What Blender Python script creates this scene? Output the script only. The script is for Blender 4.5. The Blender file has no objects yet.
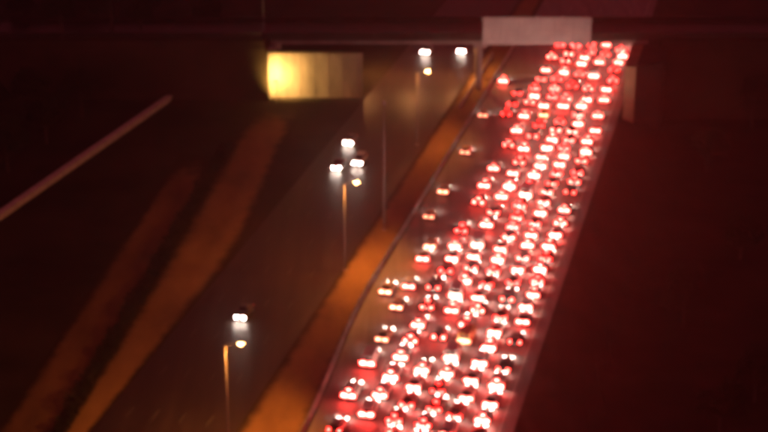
import bpy, bmesh, math, random
from mathutils import Vector, Matrix

random.seed(11)
scene = bpy.context.scene
col = scene.collection

# ------------------------------------------------------------------ camera
# 768 px wide photograph: focal length in photo pixels, horizon row, highway vanishing point
FPX, CAM_H = 1700.0, 105.0
PITCH = math.atan(644.0 / FPX)
YAW = math.atan2(416.0, FPX * math.cos(PITCH) + 644.0 * math.sin(PITCH))
cam_data = bpy.data.cameras.new("camera")
cam_data.sensor_width = 36.0
cam_data.lens = 36.0 * FPX / 768.0
cam_data.clip_start = 1.0
cam_data.clip_end = 8000.0
cam_data.dof.use_dof = True
cam_data.dof.focus_distance = 150.0
cam_data.dof.aperture_fstop = 0.3
cam = bpy.data.objects.new("camera", cam_data)
cam.location = (0, 0, CAM_H)
cam.rotation_euler = (math.pi / 2 - PITCH, 0, 0)
col.objects.link(cam)
scene.camera = cam

# ------------------------------------------------------------------ night sky and moon
world = bpy.data.worlds.new("World")
scene.world = world
world.use_nodes = True
wn = world.node_tree
wn.nodes.clear()
w_out = wn.nodes.new("ShaderNodeOutputWorld")
w_bg = wn.nodes.new("ShaderNodeBackground")
w_sky = wn.nodes.new("ShaderNodeTexSky")
w_sky.sky_type = 'NISHITA'
w_sky.sun_disc = False
w_sky.sun_elevation = math.radians(5.0)
w_sky.sun_rotation = math.radians(200)
w_tint = wn.nodes.new("ShaderNodeMix")
w_tint.data_type = 'RGBA'
w_tint.blend_type = 'MULTIPLY'
w_tint.inputs[0].default_value = 1.0
w_tint.inputs[7].default_value = (1.0, 0.12, 0.18, 1)     # town glow on low night cloud
w_hsv = wn.nodes.new("ShaderNodeHueSaturation")          # cloud cover greys the sky
w_hsv.inputs['Saturation'].default_value = 0.05
wn.links.new(w_sky.outputs[0], w_hsv.inputs['Color'])
wn.links.new(w_hsv.outputs[0], w_tint.inputs[6])
wn.links.new(w_tint.outputs[2], w_bg.inputs[0])
w_bg.inputs[1].default_value = 0.08
wn.links.new(w_bg.outputs[0], w_out.inputs[0])
moon_data = bpy.data.lights.new("moon", 'SUN')
moon_data.energy = 0.006
moon_data.angle = math.radians(10)
moon_data.color = (1.0, 0.8, 0.75)
moon = bpy.data.objects.new("moon", moon_data)
moon.rotation_euler = (math.radians(50), 0, math.radians(-20))
col.objects.link(moon)

scene.view_settings.view_transform = 'Standard'
scene.view_settings.look = 'None'
scene.view_settings.exposure = 0.0
scene.view_settings.gamma = 1.0
scene.view_settings.use_curve_mapping = False
scene.render.engine = 'CYCLES'
scene.cycles.filter_width = 6.0            # soft phone lens
scene.cycles.use_denoising = True
scene.cycles.use_light_tree = True
scene.cycles.max_bounces = 5
scene.cycles.diffuse_bounces = 2
scene.cycles.glossy_bounces = 2
scene.cycles.sample_clamp_indirect = 4.0
scene.cycles.volume_bounces = 0
scene.cycles.caustics_reflective = False
scene.cycles.caustics_refractive = False

# ------------------------------------------------------------------ coordinates
SY, CY = math.sin(YAW), math.cos(YAW)


def ground(x, y, z=0.0):
    """photo pixel -> world XY of the point at height z under it"""
    a, b = x - 384.0, y - 216.0
    dx = a
    dy = FPX * math.cos(PITCH) - b * math.sin(PITCH)
    dz = -(FPX * math.sin(PITCH) + b * math.cos(PITCH))
    t = (z - CAM_H) / dz
    return dx * t, dy * t


def P(u, v, z=0.0):
    """highway frame (u along the road, v to the right) -> world"""
    return Vector((u * SY + v * CY, u * CY - v * SY, z))


def UV(X, Y):
    return X * SY + Y * CY, X * CY - Y * SY


def road_uv(x, y, z=0.0):
    return UV(*ground(x, y, z))


# ------------------------------------------------------------------ materials
MATS = {}


def new_mat(name):
    m = bpy.data.materials.new(name)
    m.use_nodes = True
    MATS[name] = m
    return m, m.node_tree, m.node_tree.nodes["Principled BSDF"]


def noise_mat(name, c1, c2, scale=0.3, rough=0.8, detail=6, bump=0.0, metallic=0.0, spec=0.5, stretch=None, scale2=None):
    m, nt, b = new_mat(name)
    tc = nt.nodes.new("ShaderNodeTexCoord")
    mp = nt.nodes.new("ShaderNodeMapping")
    if stretch:
        mp.inputs['Rotation'].default_value = (0, 0, YAW)
        mp.inputs['Scale'].default_value = stretch
    n = nt.nodes.new("ShaderNodeTexNoise")
    n.inputs['Scale'].default_value = scale
    n.inputs['Detail'].default_value = detail
    n.inputs['Roughness'].default_value = 0.62
    r = nt.nodes.new("ShaderNodeValToRGB")
    r.color_ramp.elements[0].position = 0.33
    r.color_ramp.elements[0].color = (*c1, 1)
    r.color_ramp.elements[1].position = 0.68
    r.color_ramp.elements[1].color = (*c2, 1)
    nt.links.new(tc.outputs['Object'], mp.inputs[0])
    nt.links.new(mp.outputs[0], n.inputs['Vector'])
    nt.links.new(n.outputs[0], r.inputs[0])
    nt.links.new(r.outputs[0], b.inputs['Base Color'])
    b.inputs['Roughness'].default_value = rough
    b.inputs['Metallic'].default_value = metallic
    b.inputs['Specular IOR Level'].default_value = spec
    if bump:
        n2 = nt.nodes.new("ShaderNodeTexNoise")
        n2.inputs['Scale'].default_value = scale2 or scale * 12
        n2.inputs['Detail'].default_value = 3
        bm_ = nt.nodes.new("ShaderNodeBump")
        bm_.inputs['Strength'].default_value = bump
        bm_.inputs['Distance'].default_value = 0.1
        nt.links.new(tc.outputs['Object'], n2.inputs['Vector'])
        nt.links.new(n2.outputs[0], bm_.inputs['Height'])
        nt.links.new(bm_.outputs[0], b.inputs['Normal'])
    return m


def paint_mat(name, c, rough=0.35):
    m = noise_mat(name, tuple(x * 0.82 for x in c), c, scale=2.5, rough=rough)
    m.node_tree.nodes["Principled BSDF"].inputs['Coat Weight'].default_value = 0.4
    return m


def emit_mat(name, c, strength):
    m, nt, b = new_mat(name)
    b.inputs['Base Color'].default_value = (*[min(1, x) * 0.5 for x in c], 1)
    b.inputs['Emission Color'].default_value = (*c, 1)
    b.inputs['Emission Strength'].default_value = strength
    # the lens is a little uneven
    tc = nt.nodes.new("ShaderNodeTexCoord")
    n = nt.nodes.new("ShaderNodeTexNoise")
    n.inputs['Scale'].default_value = 9
    nt.links.new(tc.outputs['Object'], n.inputs['Vector'])
    mr = nt.nodes.new("ShaderNodeMapRange")
    mr.inputs['To Min'].default_value = 0.25
    mr.inputs['To Max'].default_value = 0.5
    nt.links.new(n.outputs[0], mr.inputs[0])
    nt.links.new(mr.outputs[0], b.inputs['Roughness'])
    return m


noise_mat("grass_dark", (0.012, 0.011, 0.007), (0.048, 0.036, 0.022), scale=0.05, rough=0.95, bump=0.6, spec=0.1)
noise_mat("soil", (0.15, 0.085, 0.035), (0.30, 0.18, 0.07), scale=0.12, rough=0.95, bump=0.5, spec=0.1, stretch=(1, 0.35, 1))
noise_mat("soil_track", (0.09, 0.055, 0.028), (0.20, 0.115, 0.05), scale=0.14, rough=0.95, bump=0.5, spec=0.1, stretch=(1, 0.35, 1))
noise_mat("road_worn", (0.13, 0.12, 0.12), (0.23, 0.215, 0.21), scale=0.5, rough=0.6, spec=0.2, bump=0.15, stretch=(1, 0.05, 1))
noise_mat("asphalt", (0.017, 0.012, 0.010), (0.036, 0.026, 0.021), scale=0.45, rough=0.5, spec=0.2, bump=0.12, stretch=(1, 0.06, 1))
noise_mat("marking", (0.30, 0.30, 0.28), (0.62, 0.6, 0.56), scale=1.8, rough=0.7)
noise_mat("marking_worn", (0.06, 0.055, 0.05), (0.16, 0.15, 0.14), scale=1.8, rough=0.7)
noise_mat("concrete_tan", (0.22, 0.15, 0.09), (0.36, 0.25, 0.15), scale=0.3, rough=0.9, bump=0.2, spec=0.1)
noise_mat("concrete_stained", (0.12, 0.11, 0.095), (0.24, 0.22, 0.19), scale=0.3, rough=0.9, bump=0.2, spec=0.1, stretch=(1, 1, 0.3))
noise_mat("concrete_near_black", (0.014, 0.012, 0.011), (0.035, 0.03, 0.027), scale=0.35, rough=0.95, spec=0.05, bump=0.2)  # near-black tone, far darker than the other concretes
noise_mat("concrete", (0.24, 0.225, 0.21), (0.38, 0.36, 0.33), scale=0.5, rough=0.85, bump=0.2)
noise_mat("concrete_pale", (0.42, 0.40, 0.38), (0.6, 0.58, 0.55), scale=0.4, rough=0.85, bump=0.2)
noise_mat("concrete_dark", (0.10, 0.095, 0.09), (0.2, 0.19, 0.18), scale=0.35, rough=0.9, bump=0.2)
noise_mat("panel_face", (0.20, 0.18, 0.18), (0.32, 0.30, 0.29), scale=0.25, rough=0.5)
noise_mat("steel", (0.30, 0.30, 0.30), (0.42, 0.42, 0.42), scale=1.5, rough=0.5, metallic=0.6)
noise_mat("pole_paint", (0.10, 0.10, 0.10), (0.15, 0.15, 0.15), scale=1.2, rough=0.55)
noise_mat("rubber", (0.012, 0.012, 0.012), (0.025, 0.025, 0.025), scale=4, rough=0.8)
noise_mat("glass_dark", (0.008, 0.009, 0.010), (0.016, 0.017, 0.018), scale=1.0, rough=0.12)
noise_mat("plate", (0.6, 0.6, 0.55), (0.75, 0.74, 0.7), scale=6, rough=0.5)
noise_mat("bark", (0.025, 0.018, 0.012), (0.06, 0.045, 0.03), scale=3, rough=0.95)
noise_mat("leaf", (0.010, 0.012, 0.006), (0.028, 0.028, 0.013), scale=0.8, rough=0.75, spec=0.2)
noise_mat("leaf_hedge", (0.012, 0.014, 0.006), (0.03, 0.03, 0.014), scale=0.8, rough=0.8, spec=0.2)
paint_mat("paint_white", (0.74, 0.73, 0.70))
paint_mat("paint_silver", (0.48, 0.48, 0.48))
paint_mat("paint_grey", (0.16, 0.16, 0.165))
paint_mat("paint_black", (0.02, 0.02, 0.022))
paint_mat("paint_red", (0.26, 0.02, 0.018))
paint_mat("paint_beige", (0.50, 0.37, 0.22))
paint_mat("paint_yellow", (0.65, 0.45, 0.06))
paint_mat("paint_orange", (0.62, 0.28, 0.07))
TAIL = 1.0
for i_, g_ in enumerate((0.35, 0.7, 1.1)):       # running lights, worn lamps, hard braking
    emit_mat("tail_bright_%d" % i_, (1.0, (0.075, 0.055, 0.045)[i_], (0.056, 0.041, 0.034)[i_]), 260 * g_)
    emit_mat("tail_red_%d" % i_, (1.0, 0.010, 0.008), 400 * g_)
    emit_mat("tail_dot_%d" % i_, (1.0, 0.030, 0.022), 340 * g_)
    emit_mat("tail_amber_%d" % i_, (1.0, 0.22, 0.12), 34 * g_)
emit_mat("tail_dim", (1.0, 0.03, 0.02), 1.5)
emit_mat("head_warm", (1.0, 0.72, 0.58), 360)
emit_mat("head_oncoming", (1.0, 0.78, 0.64), 520)
emit_mat("lamp_glow", (1.0, 0.40, 0.12), 240)


# ------------------------------------------------------------------ mesh helpers
class MB:
    def __init__(self):
        self.v, self.f, self.m = [], [], []

    def quad(self, a, b, c, d, mi=0):
        n = len(self.v)
        self.v += [tuple(a), tuple(b), tuple(c), tuple(d)]
        self.f.append((n, n + 1, n + 2, n + 3))
        self.m.append(mi)

    def box(self, x0, x1, y0, y1, z0, z1, mi=0):
        n = len(self.v)
        self.v += [(x, y, z) for z in (z0, z1) for y in (y0, y1) for x in (x0, x1)]
        for q in ((0, 2, 3, 1), (4, 5, 7, 6), (0, 1, 5, 4), (2, 6, 7, 3), (0, 4, 6, 2), (1, 3, 7, 5)):
            self.f.append(tuple(n + i for i in q))
            self.m.append(mi)

    def loft(self, rings, mi=0, caps=True):
        n = len(self.v)
        k = len(rings[0])
        for r in rings:
            self.v += [tuple(p) for p in r]
        for i in range(len(rings) - 1):
            for j in range(k):
                a, b = n + i * k + j, n + i * k + (j + 1) % k
                self.f.append((a, b, b + k, a + k))
                self.m.append(mi)
        if caps:
            self.f.append(tuple(n + j for j in reversed(range(k))))
            self.f.append(tuple(n + (len(rings) - 1) * k + j for j in range(k)))
            self.m += [mi, mi]

    def tube(self, pts, radii, seg=10, mi=0):
        rings = []
        for i, p in enumerate(pts):
            p = Vector(p)
            a = Vector(pts[max(i - 1, 0)])
            b = Vector(pts[min(i + 1, len(pts) - 1)])
            d = (b - a).normalized()
            s = d.cross(Vector((0.31, 0.95, 0.02))).normalized()
            t = d.cross(s)
            r = radii[i] if isinstance(radii, (list, tuple)) else radii
            rings.append([p + s * (r * math.cos(2 * math.pi * k / seg)) + t * (r * math.sin(2 * math.pi * k / seg)) for k in range(seg)])
        self.loft(rings, mi)

    def mesh(self, name, mats, smooth=False, bevel=0.0):
        me = bpy.data.meshes.new(name)
        me.from_pydata(self.v, [], self.f)
        for m in mats:
            me.materials.append(MATS[m])
        me.polygons.foreach_set('material_index', self.m)
        bm = bmesh.new()
        bm.from_mesh(me)
        bmesh.ops.recalc_face_normals(bm, faces=bm.faces)
        if bevel:
            bmesh.ops.bevel(bm, geom=list(bm.edges), offset=bevel, segments=2, affect='EDGES', clamp_overlap=True)
        bm.to_mesh(me)
        bm.free()
        if smooth:
            me.polygons.foreach_set('use_smooth', [True] * len(me.polygons))
            me.update()
        return me

    def build(self, name, mats, parent=None, **kw):
        return link(name, self.mesh(name, mats if isinstance(mats, (list, tuple)) else [mats], **kw), parent)


def link(name, me, parent=None):
    o = bpy.data.objects.new(name, me)
    col.objects.link(o)
    if parent is not None:
        o.parent = parent
    return o


def empty(name, loc=(0, 0, 0), rz=0.0):
    o = bpy.data.objects.new(name, None)
    o.empty_display_size = 0.5
    o.location = loc
    o.rotation_euler = (0, 0, rz)
    col.objects.link(o)
    return o


def tag(o, label=None, cat=None, group=None, kind=None):
    if label: o["label"] = label
    if cat: o["category"] = cat
    if group: o["group"] = group
    if kind: o["kind"] = kind
    return o


ORD = ["zeroth", "first", "second", "third", "fourth", "fifth", "sixth", "seventh", "eighth", "ninth", "tenth",
       "eleventh", "twelfth", "thirteenth", "fourteenth", "fifteenth", "sixteenth", "seventeenth", "eighteenth", "nineteenth", "twentieth",
       "twenty-first", "twenty-second", "twenty-third", "twenty-fourth", "twenty-fifth", "twenty-sixth", "twenty-seventh",
       "twenty-eighth", "twenty-ninth", "thirtieth", "thirty-first", "thirty-second", "thirty-third", "thirty-fourth", "thirty-fifth"]


def smooth(a, b, x):
    t = max(0.0, min(1.0, (x - a) / (b - a)))
    return t * t * (3 - 2 * t)


# ------------------------------------------------------------------ the setting
# bridge: spans world X from BX0 to BX1, runs across the picture at depth BY0..BY1
BX0, BX1, BY0, BY1, UNDER = -24.0, 49.5, 352.0, 366.0, 10.6
DECK_T = 1.6
DECK_Z = UNDER + DECK_T
R_EDGE = -27.6          # right edge of the jammed carriageway


def hnoise(x, y):
    return (math.sin(x * 0.071 + 1.3) * math.cos(y * 0.053) + 0.6 * math.sin(x * 0.19 + y * 0.13) + 0.35 * math.sin(x * 0.43 - y * 0.37)) * 0.5


def terrain(X, Y):
    u, v = UV(X, Y)
    h = -0.03
    # falls away to the right of the jammed road and, gently, left of the verges
    right = smooth(R_EDGE + 0.5, R_EDGE + 10.0, v)
    h += -4.5 * right + hnoise(X, Y) * 0.9 * right
    left = smooth(-128.0, -150.0, v) if False else smooth(0, 1, (-128.0 - v) / 22.0)
    h += hnoise(X, Y) * 1.1 * left
    # embankments that carry the overpass road on either side
    e = smooth(345.5, 351.5, Y) * (1 - smooth(367.0, 379.0, Y))
    if X < BX0 - 0.5 or v > -23.4:
        h = h * (1 - e) + (DECK_Z - 0.05) * e
    return h


def build_ground():
    xs = [-3000, -1500, -700, -350, -220, -160]
    xs += [-150 + 3.0 * i for i in range(42)] + [BX0 - 0.6, BX0 - 0.4]
    xs += [-20 + 3.0 * i for i in range(23)] + [BX1 + 3.3, BX1 + 3.5] + [56 + 3 * i for i in range(35)]
    xs += [175, 230, 350, 700, 1500, 3000]
    xs = sorted(set(round(x, 3) for x in xs))
    ys = [-800, -200, 0, 80, 130, 160] + [175 + 3.0 * i for i in range(56)] + [343, 345, 346, 347, 348, 349, 350, 351, 352, 359, 366, 368, 371, 374, 377, 380]
    ys += [385 + 4 * i for i in range(22)] + [490, 540, 650, 900, 1500, 3000, 5000]
    v = [(x, y, terrain(x, y)) for y in ys for x in xs]
    n = len(xs)
    f = [(j * n + i, j * n + i + 1, (j + 1) * n + i + 1, (j + 1) * n + i) for j in range(len(ys) - 1) for i in range(n - 1)]
    me = bpy.data.meshes.new("ground")
    me.from_pydata(v, [], f)
    me.materials.append(MATS["grass_dark"])
    o = link("ground", me)
    tag(o, "dark grassy ground either side of the highway", kind="structure")
    return o


build_ground()


def strip(name, left, right, z, mat, label):
    """flat sheet between two polylines given in (u, v)"""
    mb = MB()
    for i in range(len(left) - 1):
        mb.quad(P(*left[i], z), P(*right[i], z), P(*right[i + 1], z), P(*left[i + 1], z))
    o = mb.build(name, mat)
    tag(o, label, kind="structure")
    return o


def earth_mat(name, c1, c2, amount):
    """bare earth that breaks up into the dark grass towards the edges of its strip"""
    m = noise_mat(name, c1, c2, scale=0.12, rough=0.95, bump=0.5, spec=0.1, stretch=(1, 0.35, 1))
    nt = m.node_tree
    b = nt.nodes["Principled BSDF"]
    ramp = [n for n in nt.nodes if n.type == 'VALTORGB'][0]
    at = nt.nodes.new("ShaderNodeAttribute"); at.attribute_name = "bare"
    tc = nt.nodes.new("ShaderNodeTexCoord")
    n1 = nt.nodes.new("ShaderNodeTexNoise"); n1.inputs['Scale'].default_value = 0.35; n1.inputs['Detail'].default_value = 8; n1.inputs['Roughness'].default_value = 0.7
    nt.links.new(tc.outputs['Object'], n1.inputs['Vector'])
    ad = nt.nodes.new("ShaderNodeMath"); ad.operation = 'MULTIPLY_ADD'
    nt.links.new(n1.outputs[0], ad.inputs[0]); ad.inputs[1].default_value = 0.9
    nt.links.new(at.outputs['Fac'], ad.inputs[2])
    mr = nt.nodes.new("ShaderNodeMapRange"); mr.interpolation_type = 'SMOOTHSTEP'
    mr.inputs['From Min'].default_value = 0.55; mr.inputs['From Max'].default_value = 1.15; mr.inputs['To Max'].default_value = amount
    nt.links.new(ad.outputs[0], mr.inputs[0])
    mx = nt.nodes.new("ShaderNodeMix"); mx.data_type = 'RGBA'
    mx.inputs[6].default_value = (0.028, 0.02, 0.01, 1)
    nt.links.new(mr.outputs[0], mx.inputs[0]); nt.links.new(ramp.outputs[0], mx.inputs[7])
    nt.links.new(mx.outputs[2], b.inputs['Base Color'])


earth_mat("earth", (0.15, 0.085, 0.035), (0.30, 0.18, 0.07), 1.0)
earth_mat("earth_track", (0.11, 0.066, 0.03), (0.23, 0.135, 0.055), 1.0)


def soft_strip(name, left, right, z, mat, label, prof=(0.0, 0.5, 0.9, 1.0, 0.9, 0.5, 0.0)):
    me = bpy.data.meshes.new(name)
    v, f, bare = [], [], []
    k = len(prof)
    for i, (a, b) in enumerate(zip(left, right)):
        end = min(1.0, i / 3.0, (len(left) - 1 - i) / 4.0)
        for j in range(k):
            t = j / (k - 1)
            v.append(P(a[0], a[1] + (b[1] - a[1]) * t, z))
            bare.append(prof[j] * end)
    for i in range(len(left) - 1):
        for j in range(k - 1):
            f.append((i * k + j, i * k + j + 1, (i + 1) * k + j + 1, (i + 1) * k + j))
    me.from_pydata([tuple(p) for p in v], [], f)
    at = me.attributes.new("bare", 'FLOAT', 'POINT')
    at.data.foreach_set('value', bare)
    me.materials.append(MATS[mat])
    o = link(name, me)
    tag(o, label, kind="structure")
    return o


U0, U1 = 120.0, 900.0
ONC_R, ONC_L = -63.0, -81.5      # oncoming carriageway


def jam_left(u):
    return -53.6 - 3.0 * smooth(180, 240, u)


us = [U0, 150, 175] + [185 + 6 * i for i in range(36)] + [430, 520, 700, U1]
jam_road = strip("road", [(u, jam_left(u)) for u in us], [(u, R_EDGE) for u in us], 0.0, "road_worn",
                 "worn pale carriageway packed with queuing traffic")
onc_road = strip("road", [(u, ONC_L) for u in us], [(u, ONC_R) for u in us], 0.0, "asphalt",
                 "dark nearly empty oncoming carriageway")
soft_strip("median_verge", [(u, ONC_R - 0.1) for u in us], [(u, jam_left(u) + 0.1) for u in us], -0.012, "earth",
      "bare earth median between the two carriageways lit orange")


def dark_line(u):       # the hedge line that splits the left verge
    return -86.6 - (u - 186.3) * 13.4 / 106.1


us2 = [170 + 5 * i for i in range(34)]
def verge_left(u):
    return dark_line(u) + 1.4


us4 = [160 + 5 * i for i in range(35)]
soft_strip("verge", [(u, verge_left(u)) for u in us4], [(u, ONC_L + 0.1 - 10 * smooth(235, 330, u)) for u in us4], -0.012, "earth",
      "bare earth verge beside the oncoming carriageway lit orange")
us3 = [170 + 5 * i for i in range(26)]
soft_strip("path", [(u, dark_line(u) - 7.5) for u in us3], [(u, dark_line(u) + 0.6) for u in us3], -0.008, "earth_track",
      "brown earth track left of the dark hedge")

# painted lines: far too thin to pick apart from up here
LANES = [-31.4, -35.2, -39.0, -42.9, -46.7, -50.5, -54.2]
mk = MB()


def dash(mb, u0, u1, v, w=0.14):
    mb.quad(P(u0, v - w / 2, 0.004), P(u0, v + w / 2, 0.004), P(u1, v + w / 2, 0.004), P(u1, v - w / 2, 0.004))


for i in range(len(LANES) - 2):
    vm = (LANES[i] + LANES[i + 1]) / 2
    u = 150.0
    while u < 470:
        dash(mk, u, u + 4, vm)
        u += 12
for u in range(150, 470, 10):
    dash(mk, u, u + 10, -29.4, 0.16)
o = mk.build("lane_marking", "marking", jam_road)
tag(o, "white lane dashes and edge line under the traffic", kind="stuff")
mk = MB()
for vm in (-67.2, -71.0, -74.8, -78.4):
    u = 150.0
    while u < 470:
        dash(mk, u, u + 3, vm, 0.11)
        u += 13
o = mk.build("lane_marking", "marking_worn", onc_road)
tag(o, "faint white lane dashes on the dark carriageway", kind="stuff")

# ------------------------------------------------------------------ barriers (precast segments)


def barrier_mesh(L, h=0.95):
    mb = MB()
    prof = [(-0.30, 0), (-0.30, 0.10), (-0.17, 0.33), (-0.10, h), (0.10, h), (0.17, 0.33), (0.30, 0.10), (0.30, 0)]
    mb.loft([[(x, y, z) for x, z in prof] for y in (-L / 2 + 0.03, L / 2 - 0.03)])
    return mb.mesh("segment", ["concrete_pale"])


seg_me = barrier_mesh(6.0)


seg_dark = seg_me.copy()
seg_dark.materials[0] = MATS['concrete_dark']


def barrier(name, path, label, seg_me=seg_me):
    root = empty(name, path[0])
    root.rotation_euler = (0, 0, 0)
    tag(root, label, "barrier")
    for a, b in zip(path, path[1:]):
        c = (a + b) / 2
        d = b - a
        o = link("segment", seg_me, root)
        o.location = c - path[0]
        o.rotation_euler = (0, 0, -math.atan2(d.x, d.y))
        o.scale = (1, d.length / 6.0, 1)
    return root


barrier("concrete_barrier", [P(174 + 6 * i, jam_left(174 + 6 * i) - 0.55, -0.01) for i in range(41)],
        "long concrete barrier between the jammed carriageway and the orange median", seg_dark)
barrier("concrete_barrier", [P(336 + 6 * i, -60.6, -0.01) for i in range(8)],
        "short pale concrete barrier in the median under the overpass")

# pale low wall, far left
a, b = ground(-70, 267.0), ground(183, 91)
A, B = Vector((*a, 0)), Vector((*b, 0))
wl = empty("boundary_wall", A)
tag(wl, "pale grey low concrete wall running diagonally across the dark far left", "wall")
dv = (B - A)
n = int(dv.length / 6)
mbw = MB()
mbw.box(-0.55, 0.55, -dv.length / n / 2 + 0.02, dv.length / n / 2 - 0.02, -0.6, 0.9)
mbw.box(-0.68, 0.68, -dv.length / n / 2 + 0.02, dv.length / n / 2 - 0.02, 0.902, 1.06)
wm = mbw.mesh("panel", ["concrete_pale"])
for i in range(n):
    o = link("panel", wm, wl)
    o.location = dv * ((i + 0.5) / n)
    o.rotation_euler = (0, 0, -math.atan2(dv.x, dv.y))

# ------------------------------------------------------------------ overpass
ov = empty("overpass", ((BX0 + BX1) / 2, (BY0 + BY1) / 2, 0))
tag(ov, "long dark concrete overpass crossing above both carriageways at the top", "bridge")
ox, oy = ov.location.x, ov.location.y


def opart(name, x0, x1, y0, y1, z0, z1, mat, parent=ov, bevel=0.0):
    mb = MB()
    mb.box(x0 - ox, x1 - ox, y0 - oy, y1 - oy, z0, z1)
    return mb.build(name, mat, parent, bevel=bevel)


opart("deck", BX0 - 60, BX1 + 90, BY0, BY1, UNDER + 1.0, DECK_Z, "concrete_near_black", bevel=0.05)
for k in range(5):
    opart("girder", BX0 + 0.02, BX1 + 7.0, BY0 + 0.9 + k * 2.9, BY0 + 1.6 + k * 2.9, UNDER, UNDER + 0.998, "concrete_dark")
for yy in (BY0 - 0.02, BY1 - 0.33):
    L = 8.0
    x = BX0 - 58
    while x < BX1 + 88:
        opart("parapet_panel", x + 0.03, x + L - 0.03, yy, yy + 0.35, DECK_Z + 0.003, DECK_Z + 1.15, "concrete_near_black", bevel=0.03)
        x += L
# piers in the median
for yy in (BY0 + 2.4, BY1 - 3.6):
    mb = MB()
    cx, cy = 20.6 - ox, yy + 0.6 - oy
    mb.tube([(cx, cy, -0.1), (cx, cy, UNDER - 1.2)], 0.6, seg=14)
    mb.box(cx - 1.4, cx + 1.4, cy - 0.8, cy + 0.8, UNDER - 1.2, UNDER - 0.003)
    mb.build("pier", "concrete_dark", ov)
# left abutment: front wing wall, and the long side face under the deck
mb = MB()
mb.box(BX0 - 0.6 - ox, -4.5 - ox, 348.6 - oy, 349.6 - oy, -0.2, UNDER - 0.8)
lw = mb.build("abutment", "concrete_stained", ov, bevel=0.06)
opart("abutment", BX0 - 0.6, BX0 + 1.2, 349.603, BY1, -0.2, UNDER - 0.003, "concrete")
mb = MB()
for k in range(7):
    mb.box(-23.9 + 3.05 * k - ox, -23.82 + 3.05 * k - ox, 348.54 - oy, 348.598 - oy, 0, UNDER - 0.9)
mb.build("joint_rib", "concrete_dark", ov)
mb = MB()
mb.box(BX0 - 0.8 - ox, -4.3 - ox, 348.4 - oy, 349.8 - oy, UNDER - 0.797, UNDER - 0.3)
mb.build("coping", "concrete_near_black", ov, bevel=0.05)
# right abutment
mb = MB()
q = [P(338, -26.9), P(338, -24.6), P(377, -24.6), P(377, -26.9)]
mb.loft([[(p.x - ox, p.y - oy, z) for p in q] for z in (-4.8, UNDER - 0.003)])
mb.build("abutment", "concrete_tan", ov)
mb = MB()
q = [P(339, -24.597), P(343, -19.5), P(377, -19.5), P(377, -24.597)]
mb.loft([[(p.x - ox, p.y - oy, z) for p in q] for z in (-4.8, UNDER - 0.01)])
mb.build("wing_wall", "concrete_near_black", ov)
# approach road surface on the deck
opart("road_surface", BX0 - 60, BX1 + 90, BY0 + 0.6, BY1 - 0.6, DECK_Z + 0.004, DECK_Z + 0.05, "asphalt")

# sodium flood lamps that light the left abutment
for k, (fx, lab) in enumerate(((-22.8, "floodlight on a short post at the bright left end of the abutment wall"),)):
    fl = empty("floodlight", (fx, 344.4, -0.03))
    tag(fl, lab, "floodlight")
    mb = MB(); mb.tube([(0, 0, -0.1), (0, 0, 4.6)], 0.07, seg=8); mb.build("post", "steel", fl)
    mb = MB(); mb.box(-0.3, 0.3, -0.12, 0.12, 4.602, 5.0); mb.build("housing", "steel", fl, bevel=0.03)
    mb = MB(); mb.box(-0.26, 0.26, 0.122, 0.14, 4.65, 4.96); mb.build("lens", "lamp_glow", fl)
    ld = bpy.data.lights.new("flood_beam", 'SPOT')
    ld.energy = 19000
    ld.color = (1.0, 0.52, 0.13)
    ld.spot_size = math.radians(160)
    ld.spot_blend = 0.6
    ld.shadow_soft_size = 0.2
    lo = bpy.data.objects.new("flood_beam", ld)
    col.objects.link(lo)
    lo.parent = fl
    lo.location = (0, 0.3, 4.8)
    lo.rotation_euler = (math.radians(90), 0, math.radians(-20))

# unseen lamps added under the deck to spread a brown glow below
for k, fx in enumerate((-5.0, 6.0, 17.0)):
    fl = empty("added_deck_lamp", (fx, BY1 - 2.2, UNDER - 0.003))
    tag(fl, ("left", "middle", "right")[k] + " unseen lamp added under the overpass to light the oncoming lanes", "lamp", "added lamps under the overpass")
    mb = MB(); mb.box(-0.5, 0.5, -0.2, 0.2, -0.22, 0.0); mb.build("housing", "steel", fl, bevel=0.03)
    mb = MB(); mb.box(-0.44, 0.44, -0.15, 0.15, -0.25, -0.222); mb.build("lens", "lamp_glow", fl)
    ld = bpy.data.lights.new("lamp_beam", 'SPOT')
    ld.energy = (9000, 9000, 12000)[k]
    ld.color = (1.0, 0.38, 0.11)
    ld.spot_size = math.radians(160)
    ld.spot_blend = 0.5
    ld.shadow_soft_size = 0.25
    lo = bpy.data.objects.new("lamp_beam", ld)
    col.objects.link(lo)
    lo.parent = fl
    lo.location = (0, 0, -0.32)

# big blank panel on the overpass parapet
sx0, sx1 = ground(483, 45, 11.5)[0], ground(592, 45, 11.5)[0]
sg = empty("sign_panel", ((sx0 + sx1) / 2, BY0 - 0.6, DECK_Z - 1.3))
tag(sg, "wide pale pinkish blank panel on the front of the overpass above the traffic", "sign panel")
half = (sx1 - sx0) / 2
npan = 6
for k in range(npan):
    w = 2 * half / npan
    mb = MB()
    mb.box(-half + k * w + 0.03, -half + (k + 1) * w - 0.03, -0.10, 0.06, 0.0, 6.0)
    mb.build("panel", "panel_face", sg, bevel=0.02)
mb = MB()
for z in (0.4, 3.0, 5.6):
    mb.box(-half, half, 0.062, 0.20, z - 0.1, z + 0.1)
mb.build("rail", "steel", sg)
for k in range(5):
    mb = MB()
    x = -half + 1 + k * (2 * half - 2) / 4
    mb.box(x - 0.12, x + 0.12, 0.203, 0.55, 0.1, 6.2)
    mb.build("bracket", "steel", sg)

# ------------------------------------------------------------------ lamp posts


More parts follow.
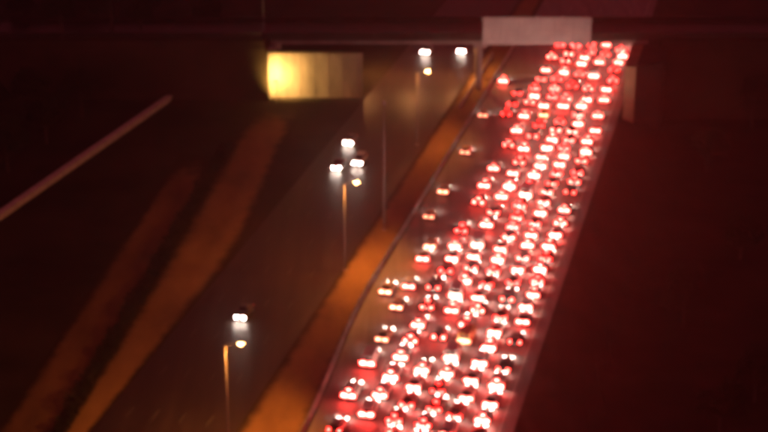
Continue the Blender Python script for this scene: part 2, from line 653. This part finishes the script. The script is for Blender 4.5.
def lamp_post(base, height, arm, label, lit=True, energy=9000, rz=0.0):
    root = empty("lamp_post", base, rz)
    tag(root, label, "lamp post", "lamp posts along the highway")
    mb = MB(); mb.tube([(0, 0, -0.3), (0, 0, 0.6), (0, 0, height * 0.5), (0, 0, height)], [0.15, 0.12, 0.09, 0.055], seg=10)
    mb.build("pole", "pole_paint", root, smooth=True)
    mb = MB(); mb.box(-0.28, 0.28, -0.28, 0.28, -0.05, 0.12); mb.build("base_plate", "steel", root)
    mb = MB(); mb.tube([(0, 0, height - 0.1), (arm * 0.5, 0, height + 0.22), (arm, 0, height + 0.3)], [0.07, 0.06, 0.05], seg=8)
    mb.build("arm", "pole_paint", root, smooth=True)
    mb = MB()
    s = 1 if arm > 0 else -1
    mb.loft([[(arm + s * t, y * w, height + 0.3 + z * q) for y, z in ((-1, 0), (-0.7, 0.14), (0.7, 0.14), (1, 0))] for t, w, q in ((-0.1, 0.12, 0.7), (0.2, 0.2, 1), (0.7, 0.2, 1), (0.95, 0.1, 0.6))])
    hd = mb.build("lamp_head", "pole_paint", root)
    if lit:
        mb = MB()
        cx = arm + s * 0.45
        rings = []
        for zz, r in ((0.298, 1.0), (0.17, 0.9), (0.09, 0.5), (0.06, 0.12)):
            rings.append([(cx + 0.36 * r * math.cos(2 * math.pi * k / 12), 0.2 * r * math.sin(2 * math.pi * k / 12), height + zz) for k in range(12)])
        mb.loft(rings)
        mb.build("lens", "lamp_glow", hd, smooth=True)
        ld = bpy.data.lights.new("lamp_beam", 'SPOT')
        ld.energy = energy
        ld.color = (1.0, 0.31, 0.055)
        ld.spot_size = math.radians(146)
        ld.spot_blend = 0.3
        ld.shadow_soft_size = 0.25
        lo = bpy.data.objects.new("lamp_beam", ld)
        col.objects.link(lo)
        lo.parent = root
        lo.location = (cx, 0, height - 0.02)
        lo.rotation_euler = (0, math.radians(30) , 0)
    return root


row_v = -62.0
for k, (px, py, lab) in enumerate(((229, 450, "lit lamp post in the foreground, its pole leaving the bottom of the picture"),
                                   (345, 270, "lit lamp post halfway along the dark carriageway"),
                                   (417, 145, "lit lamp post nearest the overpass"))):
    u, v = road_uv(px, py)
    lamp_post(P(u, v, -0.02), 14.8, 1.5, lab, energy=(22000, 19000, 8000)[k])
lamp_post(Vector((ground(262, 45, 12)[0], BY0 + 1.2, DECK_Z)), 13.0, -1.4, "unlit lamp post standing on the overpass above the yellow abutment", lit=False)
# tall bare mast in the median
u, v = road_uv(384, 230)
ms = empty("mast", P(u, v, -0.02))
tag(ms, "tall thin unlit mast standing in the median", "mast")
mb = MB(); mb.tube([(0, 0, -0.2), (0, 0, 8), (0, 0, 16), (0, 0, 22.5)], [0.24, 0.18, 0.13, 0.09], seg=10); mb.build("pole", "pole_paint", ms, smooth=True)
mb = MB(); mb.box(-0.35, 0.35, -0.35, 0.35, -0.05, 0.2); mb.build("base_plate", "steel", ms)
mb = MB(); mb.tube([(0, 0, 22.4), (0, 0, 23.0)], [0.3, 0.22], seg=10); mb.build("cap", "steel", ms)

# ------------------------------------------------------------------ vehicles


def ring9(y, w, zl, zt, crown=0.03):
    pts = [(-w * 0.9, zl), (-w, zl + 0.17), (-w * 0.985, zt - 0.14), (-w * 0.86, zt), (0, zt + crown), (w * 0.86, zt), (w * 0.985, zt - 0.14), (w, zl + 0.17), (w * 0.9, zl)]
    return [(x, y, z) for x, z in pts]


def lerp(a, b, t):
    return tuple(a[i] + (b[i] - a[i]) * t for i in range(3))


def pane(mb, c, m0, m1, n0, n1, off):
    """rectangle inside the quad c (bl, br, tr, tl), pushed out by off along its normal"""
    def at(s, t):
        return lerp(lerp(c[0], c[1], s), lerp(c[3], c[2], s), t)
    q = [Vector(at(m0, n0)), Vector(at(m1, n0)), Vector(at(m1, n1)), Vector(at(m0, n1))]
    nrm = (q[1] - q[0]).cross(q[3] - q[0]).normalized()
    cen = sum(q, Vector()) / 4
    if nrm.dot(cen - Vector((0, -0.4, 0.9))) < 0:
        nrm = -nrm
    o = [p + nrm * off for p in q]
    i = [p - nrm * 0.02 for p in q]
    mb.loft([i, o])


MODELS = {
    # length, width, body stations (y, half width, z low, z top), cabin (base y0,y1, roof y0,y1, half base, half roof, z base, z roof)
    "sedan": dict(L=4.5, W=1.82, st=[(-2.25, .74, .42, .84), (-2.14, .85, .28, .97), (-1.3, .90, .22, .99), (0, .91, .22, .95), (1.1, .90, .22, .92), (1.85, .86, .25, .80), (2.18, .76, .32, .68), (2.25, .68, .40, .60)],
                  cab=(-1.75, 1.0, -.98, .22, .79, .60, .93, 1.46), tail=(.27, .15, .80), wheel=.32),
    "hatch": dict(L=4.0, W=1.76, st=[(-2.0, .74, .40, .90), (-1.9, .84, .28, 1.0), (-1.1, .88, .22, 1.0), (0, .88, .22, .96), (1.0, .87, .22, .93), (1.65, .82, .25, .82), (1.94, .74, .32, .70), (2.0, .66, .40, .62)],
                  cab=(-1.92, 1.0, -1.55, .2, .78, .61, .95, 1.52), tail=(.20, .22, .86), wheel=.31),
    "suv": dict(L=4.7, W=1.9, st=[(-2.35, .80, .48, 1.0), (-2.25, .90, .34, 1.1), (-1.3, .95, .28, 1.1), (0, .95, .28, 1.08), (1.1, .94, .28, 1.05), (1.9, .90, .32, .98), (2.28, .82, .38, .86), (2.35, .74, .46, .76)],
                cab=(-2.27, 1.05, -2.0, .25, .85, .70, 1.05, 1.74), tail=(.22, .26, .95), wheel=.37),
    "van": dict(L=5.1, W=1.96, st=[(-2.55, .90, .42, 1.1), (-2.5, .95, .32, 1.15), (-1.3, .98, .28, 1.15), (0, .98, .28, 1.15), (1.2, .97, .28, 1.15), (2.0, .93, .32, 1.08), (2.48, .84, .38, .92), (2.55, .76, .46, .80)],
                cab=(-2.52, 1.95, -2.46, 1.0, .93, .84, 1.12, 2.15), tail=(.20, .45, 1.0), wheel=.36),
}
MODEL_PARTS = {}


def model_parts(kind):
    """list of (part name, mesh, role)"""
    if kind in MODEL_PARTS:
        return MODEL_PARTS[kind]
    d = MODELS[kind]
    L, W = d["L"], d["W"]
    out = []
    mb = MB()
    mb.loft([ring9(*s) for s in d["st"]])
    out.append(("body", mb.mesh("body", ["paint_white"], smooth=False, bevel=0.0), "paint", (0, 0, 0)))
    y0, y1, r0, r1, hb, hr, zb, zr = d["cab"]
    bl, br, fl, fr = (-hb, y0, zb), (hb, y0, zb), (-hb, y1, zb), (hb, y1, zb)
    tbl, tbr, tfl, tfr = (-hr, r0, zr - .03), (hr, r0, zr - .03), (-hr, r1, zr), (hr, r1, zr)
    ym = (r0 + r1) / 2
    mb = MB()
    mb.loft([[bl, br, fr, fl], [tbl, tbr, tfr, tfl], [(-hr * .9, r0 + .1, zr + .03), (hr * .9, r0 + .1, zr + .03), (hr * .9, r1 - .1, zr + .05), (-hr * .9, r1 - .1, zr + .05)]])
    out.append(("cabin", mb.mesh("cabin", ["paint_white"], bevel=0.03), "paint", (0, 0, 0)))
    mb = MB(); pane(mb, (bl, br, tbr, tbl), .08, .92, .16 if kind != "van" else .35, .90, .015)
    out.append(("rear_window", mb.mesh("rear_window", ["glass_dark"]), "glass", (0, 0, 0)))
    mb = MB(); pane(mb, (fl, fr, tfr, tfl), .06, .94, .08, .92, .015)
    out.append(("windscreen", mb.mesh("windscreen", ["glass_dark"]), "glass", (0, 0, 0)))
    for a, b, c, e in ((bl, fl, tfl, tbl), (br, fr, tfr, tbr)):
        mb = MB()
        pane(mb, (a, b, c, e), (.10 if kind != "van" else .62), .47 if kind != "van" else .93, .14 if kind != "van" else .2, .86, .012)
        if kind != "van":
            pane(mb, (a, b, c, e), .50, .90, .14, .86, .012)
        out.append(("side_window", mb.mesh("side_window", ["glass_dark"]), "glass", (0, 0, 0)))
    tw, th, tz = d["tail"]
    wr = d["st"][1][1]
    for s in (-1, 1):
        mb = MB()
        xa, xb = s * (wr - tw - .02), s * (wr - .02)
        mb.box(min(xa, xb), max(xa, xb), -L / 2 - .035, -L / 2 + .08, tz - th / 2, tz + th / 2)
        out.append(("tail_light", mb.mesh("tail_light", ["tail_bright_1"]), "tail_small", (0, 0, 0)))
        mb = MB()                              # lamps widened nearly to the middle, their glow imitating a lit rear
        xa = s * .20
        mb.box(min(xa, xb), max(xa, xb), -L / 2 - .035, -L / 2 + .08, tz - .13, tz + .11)
        out.append(("tail_light", mb.mesh("tail_light", ["tail_bright_1"]), "tail_rear_glow", (0, 0, 0)))
    mb = MB()
    bz, by = (zr - .05, r0 - .06)
    mb.box(-.20, .20, by - .03, by + .03, bz - .03, bz + .04)
    out.append(("brake_light", mb.mesh("brake_light", ["tail_bright_1"]), "brake", (0, 0, 0)))
    wf = d["st"][-2][1]
    hz = d["st"][-2][3] - .10
    for s in (-1, 1):
        mb = MB()
        xa, xb = s * (wf - .40), s * (wf - .06)
        mb.box(min(xa, xb), max(xa, xb), L / 2 - .06, L / 2 + .03, hz - .09, hz + .07)
        out.append(("headlight", mb.mesh("headlight", ["head_warm"]), "head", (0, 0, 0)))
    mb = MB(); mb.box(-.26, .26, -L / 2 - .02, -L / 2 + .05, .52, .65)
    out.append(("number_plate", mb.mesh("number_plate", ["plate"]), "plate", (0, 0, 0)))
    mb = MB(); mb.box(-W / 2 * .92, W / 2 * .92, -L / 2 - .05, -L / 2 + .14, .30, .46)
    out.append(("bumper", mb.mesh("bumper", ["rubber"], bevel=.03), "trim", (0, 0, 0)))
    r = d["wheel"]
    mb = MB()
    for rr, xx in ((r, .11),):
        mb.loft([[(x, rr * math.cos(2 * math.pi * k / 16), rr * math.sin(2 * math.pi * k / 16)) for k in range(16)] for x in (-xx, xx)])
    mb.loft([[(x, r * .62 * math.cos(2 * math.pi * k / 12), r * .62 * math.sin(2 * math.pi * k / 12)) for k in range(12)] for x in (-.118, .118)], mi=1)
    wm_ = mb.mesh("wheel", ["rubber", "steel"])
    for sx in (-1, 1):
        for yy in (-L * .30, L * .30):
            out.append(("wheel", wm_, "wheel", (sx * (W / 2 - .10), yy, r)))
    for sx in (-1, 1):
        mb = MB()
        x = sx * (W / 2 + .04)
        mb.box(x - .09, x + .09, y1 - .42, y1 - .30, zb + .02, zb + .16)
        out.append(("mirror", mb.mesh("mirror", ["paint_white"], bevel=.02), "paint", (0, 0, 0)))
    MODEL_PARTS[kind] = out
    return out


def truck_parts():
    if "truck" in MODEL_PARTS:
        return MODEL_PARTS["truck"]
    out = []
    L = 7.6
    mb = MB(); mb.box(-1.22, 1.22, -3.8, 1.55, 1.0, 3.25)
    out.append(("cargo_box", mb.mesh("cargo_box", ["paint_white"], bevel=.04), "paint", (0, 0, 0)))
    mb = MB()
    for s in (-1, 1):
        mb.box(s * .59 - .55, s * .59 + .55, -3.83, -3.805, 1.12, 3.12)
    out.append(("rear_door", mb.mesh("rear_door", ["paint_silver"]), "keep", (0, 0, 0)))
    mb = MB(); mb.box(-.45, .45, -3.75, 3.3, .55, .997)
    out.append(("chassis", mb.mesh("chassis", ["rubber"]), "trim", (0, 0, 0)))
    mb = MB(); mb.loft([[(-1.1, 1.75, .6), (1.1, 1.75, .6), (1.1, 3.8, .6), (-1.1, 3.8, .6)], [(-1.1, 1.75, 1.6), (1.1, 1.75, 1.6), (1.1, 3.78, 1.6), (-1.1, 3.78, 1.6)], [(-1.0, 1.8, 2.6), (1.0, 1.8, 2.6), (1.0, 3.3, 2.6), (-1.0, 3.3, 2.6)]])
    out.append(("cab", mb.mesh("cab", ["paint_white"], bevel=.06), "paint", (0, 0, 0)))
    mb = MB(); pane(mb, ((-1.1, 3.78, 1.6), (1.1, 3.78, 1.6), (1.0, 3.3, 2.6), (-1.0, 3.3, 2.6)), .06, .94, .08, .9, .02)
    out.append(("windscreen", mb.mesh("windscreen", ["glass_dark"]), "glass", (0, 0, 0)))
    for s in (-1, 1):
        mb = MB(); mb.box(s * 1.0 - .2, s * 1.0 + .2, -3.86, -3.76, .70, .94)
        out.append(("tail_light", mb.mesh("tail_light", ["tail_bright_1"]), "tail", (0, 0, 0)))
    for s in (-1, 1):
        mb = MB(); mb.box(s * .85 - .18, s * .85 + .18, 3.78, 3.84, .75, .93)
        out.append(("headlight", mb.mesh("headlight", ["head_warm"]), "head", (0, 0, 0)))
    mb = MB(); mb.box(-1.15, 1.15, -3.9, -3.76, .45, .60)
    out.append(("bumper", mb.mesh("bumper", ["rubber"]), "trim", (0, 0, 0)))
    mb = MB()
    mb.loft([[(x, .48 * math.cos(2 * math.pi * k / 16), .48 * math.sin(2 * math.pi * k / 16)) for k in range(16)] for x in (-.15, .15)])
    mb.loft([[(x, .28 * math.cos(2 * math.pi * k / 12), .28 * math.sin(2 * math.pi * k / 12)) for k in range(12)] for x in (-.16, .16)], mi=1)
    wm_ = mb.mesh("wheel", ["rubber", "steel"])
    for sx in (-1, 1):
        for yy in (-2.2, 2.75):
            out.append(("wheel", wm_, "wheel", (sx * 1.0, yy, .48)))
    MODEL_PARTS["truck"] = out
    return out


LENGTH = {k: d["L"] for k, d in MODELS.items()}
LENGTH["truck"] = 7.7


def vehicle(kind, paint, tail, brake, loc, rz, label, cat, group, head="head_warm"):
    name = {"van": "van", "truck": "box_truck"}.get(kind, "car")
    root = empty(name, loc, rz)
    tag(root, label, cat, group)
    for pn, me, role, off in (truck_parts() if kind == "truck" else model_parts(kind)):
        if role == "brake" and brake is None:
            continue
        if role in ("tail_small", "tail_rear_glow") and (role == "tail_rear_glow") != tail.startswith(("tail_bright", "tail_amber")):
            continue
        if role.startswith("tail"):
            role = "tail"
        o = bpy.data.objects.new(pn, me)
        o.location = off
        o.parent = root
        col.objects.link(o)
        m = {"paint": paint, "tail": tail, "brake": brake, "head": head}.get(role)
        if m:
            o.material_slots[0].link = 'OBJECT'
            o.material_slots[0].material = MATS[m]
    return root


# light clusters read off the photograph: pixel of the rear of each vehicle and how it looks
CARS = """568 45 R|578 46 R|590 44 R|603 44 W|615 51 D|632 43 W|633 55 W|619 62 W|607 54 D|597 53 R|596 62 W|582 56 W|575 63 W|566 53 D|560 60 D|546 70 W|568 72 W|542 79 D|589 76 V|593 88 W|582 88 D|572 86 R|532 88 R|549 96 W|562 98 D|572 98 R|587 99 W|603 100 W|540 105 W|561 106 W|577 106 W|531 102 D|497 80 W|523 93 R|518 104 R
514 114 R|531 116 W|552 115 Y|597 116 W|543 125 R|566 122 R|588 127 W|522 131 W|521 148 W|519 162 D|512 173 W|553 140 W|557 130 D|574 140 W|566 142 D|606 131 W|541 148 R|548 149 W|565 149 D|563 158 W|587 152 W|581 160 D|539 160 W|542 167 W|535 175 W|557 168 W|577 172 R|555 178 R
482 185 W|511 187 W|501 197 W|525 197 V|527 184 R|537 183 D|552 181 R|547 192 D|574 182 D|569 192 D|543 204 W|517 207 R|492 212 D|484 225 W|565 210 W|538 213 R|516 220 R|561 223 D|533 228 W|513 230 R|555 238 W|473 247 V|501 243 W|510 240 D|528 245 W|546 247 W
466 152 O|427 246 O|392 292 O|454 113 O|450 192 O|435 217 O|452 249 W|454 259 W|455 268 R|471 257 W|475 269 D|468 282 W|501 255 W|496 267 R|524 259 D|545 259 R|517 270 W|514 281 R|538 268 W|537 279 R|488 285 R|455 293 V|473 302 W|534 294 W|486 307 D|522 306 W|523 319 W|502 319 R|460 310 W|457 323 W
418 258 W|406 286 W|394 307 O|433 288 D|429 307 D|428 326 W|447 338 D|472 346 T|507 332 W|515 342 D|491 349 W|441 363 V|480 366 W|498 377 D|492 388 W|469 381 W|442 383 W
383 339 O|413 341 D|366 364 V|402 358 W|392 379 W|420 379 W|410 397 W|430 399 R|466 399 W|488 404 W|477 417 W|445 401 R|412 411 R|427 412 R|447 414 R|418 428 W|445 428 W|468 430 R|347 396 W|382 395 W|358 414 W|397 424 W|342 431 R|397 411 R"""

rc = random.Random(5)
veh = []
for t in CARS.replace("\n", "|").split("|"):
    x, y, k = t.split()
    u, v = road_uv(float(x), float(y) + 1.0, 0.75)
    if k == "W":
        kind = rc.choices(["sedan", "hatch", "suv"], [4, 3, 3])[0]
        paint = rc.choices(["paint_white", "paint_silver"], [3, 2])[0]
        tail = "tail_bright"
    elif k == "D":
        kind = rc.choices(["sedan", "hatch", "suv"], [4, 3, 2])[0]
        paint = rc.choices(["paint_black", "paint_grey"], [1, 1])[0]
        tail = "tail_dot"
    elif k == "R":
        kind = rc.choices(["sedan", "hatch", "suv"], [4, 3, 2])[0]
        paint = rc.choices(["paint_red", "paint_grey", "paint_black"], [2, 1, 1])[0]
        tail = "tail_red"
    elif k == "V":
        kind, paint, tail = "van", "paint_white", "tail_bright"
    elif k == "B":
        kind, paint, tail = "truck", "paint_white", "tail_bright"
    elif k == "T":
        kind, paint, tail = "van", "paint_orange", "tail_amber"
    elif k == "Y":
        kind, paint, tail = "sedan", "paint_yellow", "tail_amber"
    else:
        kind, paint, tail = rc.choice(["sedan", "hatch"]), "paint_beige", "tail_amber"
    Lc = LENGTH[kind]
    veh.append(dict(u=u + Lc / 2, v=v, kind=kind, paint=paint, tail=tail, L=Lc, k=k))

# put each one in the lane it is nearest to, unless the queue there is already full
last = [None] * len(LANES)
for c in sorted(veh, key=lambda c: c["u"]):
    def cost(i):
        pen = 0.0
        if last[i]:
            pen = max(0.0, (last[i]["L"] + c["L"]) / 2 + 0.9 - (c["u"] - last[i]["u"]))
        return abs(LANES[i] - c["v"]) + 0.9 * pen
    c["lane"] = min(range(len(LANES)), key=cost)
    last[c["lane"]] = c
    c["v"] = LANES[c["lane"]] + max(-0.42, min(0.42, 0.45 * (c["v"] - LANES[c["lane"]])))

# the queue is nose to tail from the middle distance on: darker cars stand in the gaps
for lane in range(5):
    q = sorted([c for c in veh if c["lane"] == lane], key=lambda c: c["u"])
    for a, b in zip(q, q[1:]):
        lo_, hi_ = a["u"] + a["L"] / 2, b["u"] - b["L"] / 2
        n_ = int((hi_ - lo_ - 1.6) / (6.2 if lane < 4 else 12.0))
        if lo_ < (215 if lane < 4 else 250) or n_ < 1:
            continue
        for i in range(n_):
            kind = rc.choice(["sedan", "hatch", "suv"])
            k = rc.choices(["R", "D", "W"], [4, 3, 3])[0]
            veh.append(dict(u=lo_ + (hi_ - lo_) * (i + 0.5) / n_, v=LANES[lane] + rc.uniform(-.4, .4), kind=kind, lane=lane, L=LENGTH[kind], k=k,
                            paint={"R": "paint_red", "D": "paint_grey", "W": "paint_silver"}[k], tail={"R": "tail_red", "D": "tail_dot", "W": "tail_bright"}[k]))

WORD = {"paint_white": "white", "paint_silver": "silver", "paint_grey": "grey", "paint_black": "black", "paint_red": "dark red",
        "paint_beige": "beige", "paint_yellow": "yellow", "paint_orange": "orange"}
KWORD = {"sedan": "saloon car", "hatch": "hatchback", "suv": "estate car", "van": "van", "truck": "box truck"}
LWORD = ["rightmost lane", "second lane from right", "third lane from right", "middle lane", "third lane from left", "second lane from left", "leftmost lane"]
for lane in range(len(LANES)):
    q = sorted([c for c in veh if c["lane"] == lane], key=lambda c: c["u"])
    for _ in range(400):                       # queue up without touching
        for a, b in zip(q, q[1:]):
            need = (a["L"] + b["L"]) / 2 + 0.9
            gap = b["u"] - a["u"]
            if gap < need:
                s = (need - gap) / 2
                a["u"] -= s
                b["u"] += s
    for i, c in enumerate(reversed(q)):
        lit = {"tail_bright": "tail-light glow imitating lit rear", "tail_red": "deep red tail lights", "tail_dot": "small red tail lights", "tail_amber": "dull glow imitating lit rear"}[c["tail"]]
        lab = f"{WORD[c['paint']]} {KWORD[c['kind']]} with {lit}, {LWORD[lane]}, {ORD[i + 1]} from overpass"
        cat = {"van": "van", "truck": "truck"}.get(c["kind"], "car")
        lamp = c["tail"] + "_%d" % rc.choices([0, 1, 2], [3, 4, 3])[0]
        vehicle(c["kind"], c["paint"], lamp, lamp if c["k"] in "DRW" and rc.random() < 0.6 else None, P(c["u"], c["v"], 0.006),
                -YAW + math.radians(rc.uniform(-2, 2)), lab, cat, "vehicles queuing on the jammed carriageway")

# oncoming vehicles: pixel between the headlights
for x, y, kind, paint, lab in ((240, 317, "sedan", "paint_black", "oncoming dark car with headlights on, nearest the camera"),
                               (357, 163.5, "suv", "paint_silver", "oncoming pale car with headlights on, right car of the trio"),
                               (336, 167.5, "hatch", "paint_black", "oncoming dark hatchback with headlights on, left car of the trio"),
                               (348, 142.5, "sedan", "paint_grey", "oncoming grey car with headlights on, rear car of the trio"),
                               (425, 52.5, "suv", "paint_grey", "oncoming car with dazzling headlights coming out under the overpass"),
                               (461, 50.5, "sedan", "paint_black", "oncoming car with headlights on under the overpass beside the median")):
    u, v = road_uv(x, y, 0.68)
    vehicle(kind, paint, "tail_dim", None, P(u + LENGTH[kind] / 2, v, 0.006), math.pi - YAW, lab, "car", "oncoming cars", head="head_oncoming")

# ------------------------------------------------------------------ vegetation


def leaf_quad(mb, c, s, r):
    a = Vector((r.gauss(0, 1), r.gauss(0, 1), r.gauss(0, 1))).normalized()
    b = a.orthogonal().normalized()
    t = a.cross(b)
    ang = r.uniform(0, math.tau)
    d, e = b * math.cos(ang) + t * math.sin(ang), t * math.cos(ang) - b * math.sin(ang)
    mb.quad(c - d * s - e * s * .15, c - e * s * .55, c + d * s + e * s * .15, c + e * s * .55)


def tree_meshes(seed, H, R):
    r = random.Random(seed)
    tr = MB()
    tr.tube([(0, 0, -0.6), (0.05, 0, H * .2), (0.12, 0.1, H * .5), (0.1, 0.12, H * .8)], [H * .032, H * .025, H * .016, H * .006], seg=8)
    lv = MB()
    for k in range(26):
        az, el = r.uniform(0, math.tau), r.uniform(-.35, 1.0)
        rad = R * r.uniform(.45, .95) * math.cos(el * .9)
        c = Vector((math.cos(az) * rad, math.sin(az) * rad, H * .62 + el * H * .3))
        if k < 9:
            tr.tube([(0.08, 0.05, H * r.uniform(.3, .5)), tuple(c * .6 + Vector((0, 0, H * .2))), tuple(c)], [H * .012, H * .008, H * .003], seg=5)
        cr = R * r.uniform(.26, .42)
        for i in range(110):
            p = Vector((r.gauss(0, 1), r.gauss(0, 1), r.gauss(0, .8))).normalized() * cr * r.uniform(.35, 1.05)
            leaf_quad(lv, c + p, r.uniform(.18, .34), r)
    return tr.mesh("trunk", ["bark"]), lv.mesh("crown", ["leaf"])


TM = [tree_meshes(3, 9, 3.6), tree_meshes(8, 11, 4.6), tree_meshes(21, 7, 3.2)]
rt = random.Random(9)
wood = []
while len(wood) < 26:
    x, y = rt.uniform(-25, 215), rt.uniform(-10, 200)
    if y < 190 - 0.66 * x - 8 and all((x - a) ** 2 + (y - b) ** 2 > 27 ** 2 for a, b in wood):
        wood.append((x, y))
trees = [(x, y, "dark tree in the unlit wood beyond the pale wall") for x, y in wood] + [
         (722, 402, "dark leafy tree low in the right corner of the picture"),
         (757, 372, "dark leafy tree at the right edge above the corner tree"),
         (684, 300, "lone dark tree on the slope right of the jammed road"),
         (742, 236, "dark tree at the right edge halfway up"),
         (708, 150, "dark tree right of the road below the overpass approach"),
         (752, 110, "dark tree close to the right edge near the top")]
for i, (x, y, lab) in enumerate(trees):
    X, Y = ground(x, y, 0)
    root = empty("tree", (X, Y, terrain(X, Y) - 0.05), rt.uniform(0, 6.28))
    s = rt.uniform(.85, 1.15)
    root.scale = (s, s, s)
    tag(root, lab, "tree", "trees of the unlit wood on the left" if "wood" in lab else "dark trees on the right slope")
    tm, cm = TM[i % 3]
    link("trunk", tm, root)
    link("crown", cm, root)

# hedge on the dark line of the left verge
rh = random.Random(4)
hb = MB()
base = P(186, dark_line(186) + 1.0)
for i in range(9000):
    u = rh.uniform(172, 300)
    w = 1.0 + 0.35 * math.sin(u * .37) + .2 * math.sin(u * 1.1)
    hgt = 1.5 + .35 * math.sin(u * .23 + 1) + .25 * math.sin(u * .9)
    p = P(u, dark_line(u) + 1.0 + rh.uniform(-w, w), 0.05 + abs(rh.uniform(0, 1)) ** .8 * hgt) - base
    leaf_quad(hb, p, rh.uniform(.16, .3), rh)
hg = empty("hedge", base)
tag(hg, "low dark hedge running diagonally between the two orange earth strips", "hedge")
hb.build("foliage", "leaf_hedge", hg)
st = MB()
for i in range(60):
    u = 173 + i * 2.1
    p = P(u, dark_line(u) + 1.0, 0) - base
    st.tube([p + Vector((0, 0, -.2)), p + Vector((rh.uniform(-.2, .2), rh.uniform(-.2, .2), 1.0))], [.05, .02], seg=5)
st.build("stem", "bark", hg)


# ------------------------------------------------------------------ the night air
mz = bpy.data.materials.new("haze")
mz.use_nodes = True
hn = mz.node_tree
hn.nodes.clear()
ho = hn.nodes.new("ShaderNodeOutputMaterial")
hv = hn.nodes.new("ShaderNodeVolumePrincipled")
hv.inputs['Color'].default_value = (0.95, 0.93, 0.9, 1)
hv.inputs['Density'].default_value = 0.00028
hv.inputs['Anisotropy'].default_value = 0.84
hn.links.new(hv.outputs[0], ho.inputs['Volume'])
MATS["haze"] = mz
mb = MB()
mb.box(-3200, 3200, -1000, 5200, -8.0, CAM_H + 6)
hz = mb.build("haze", "haze")
tag(hz, "thin dusty night air over the whole highway", kind="stuff")
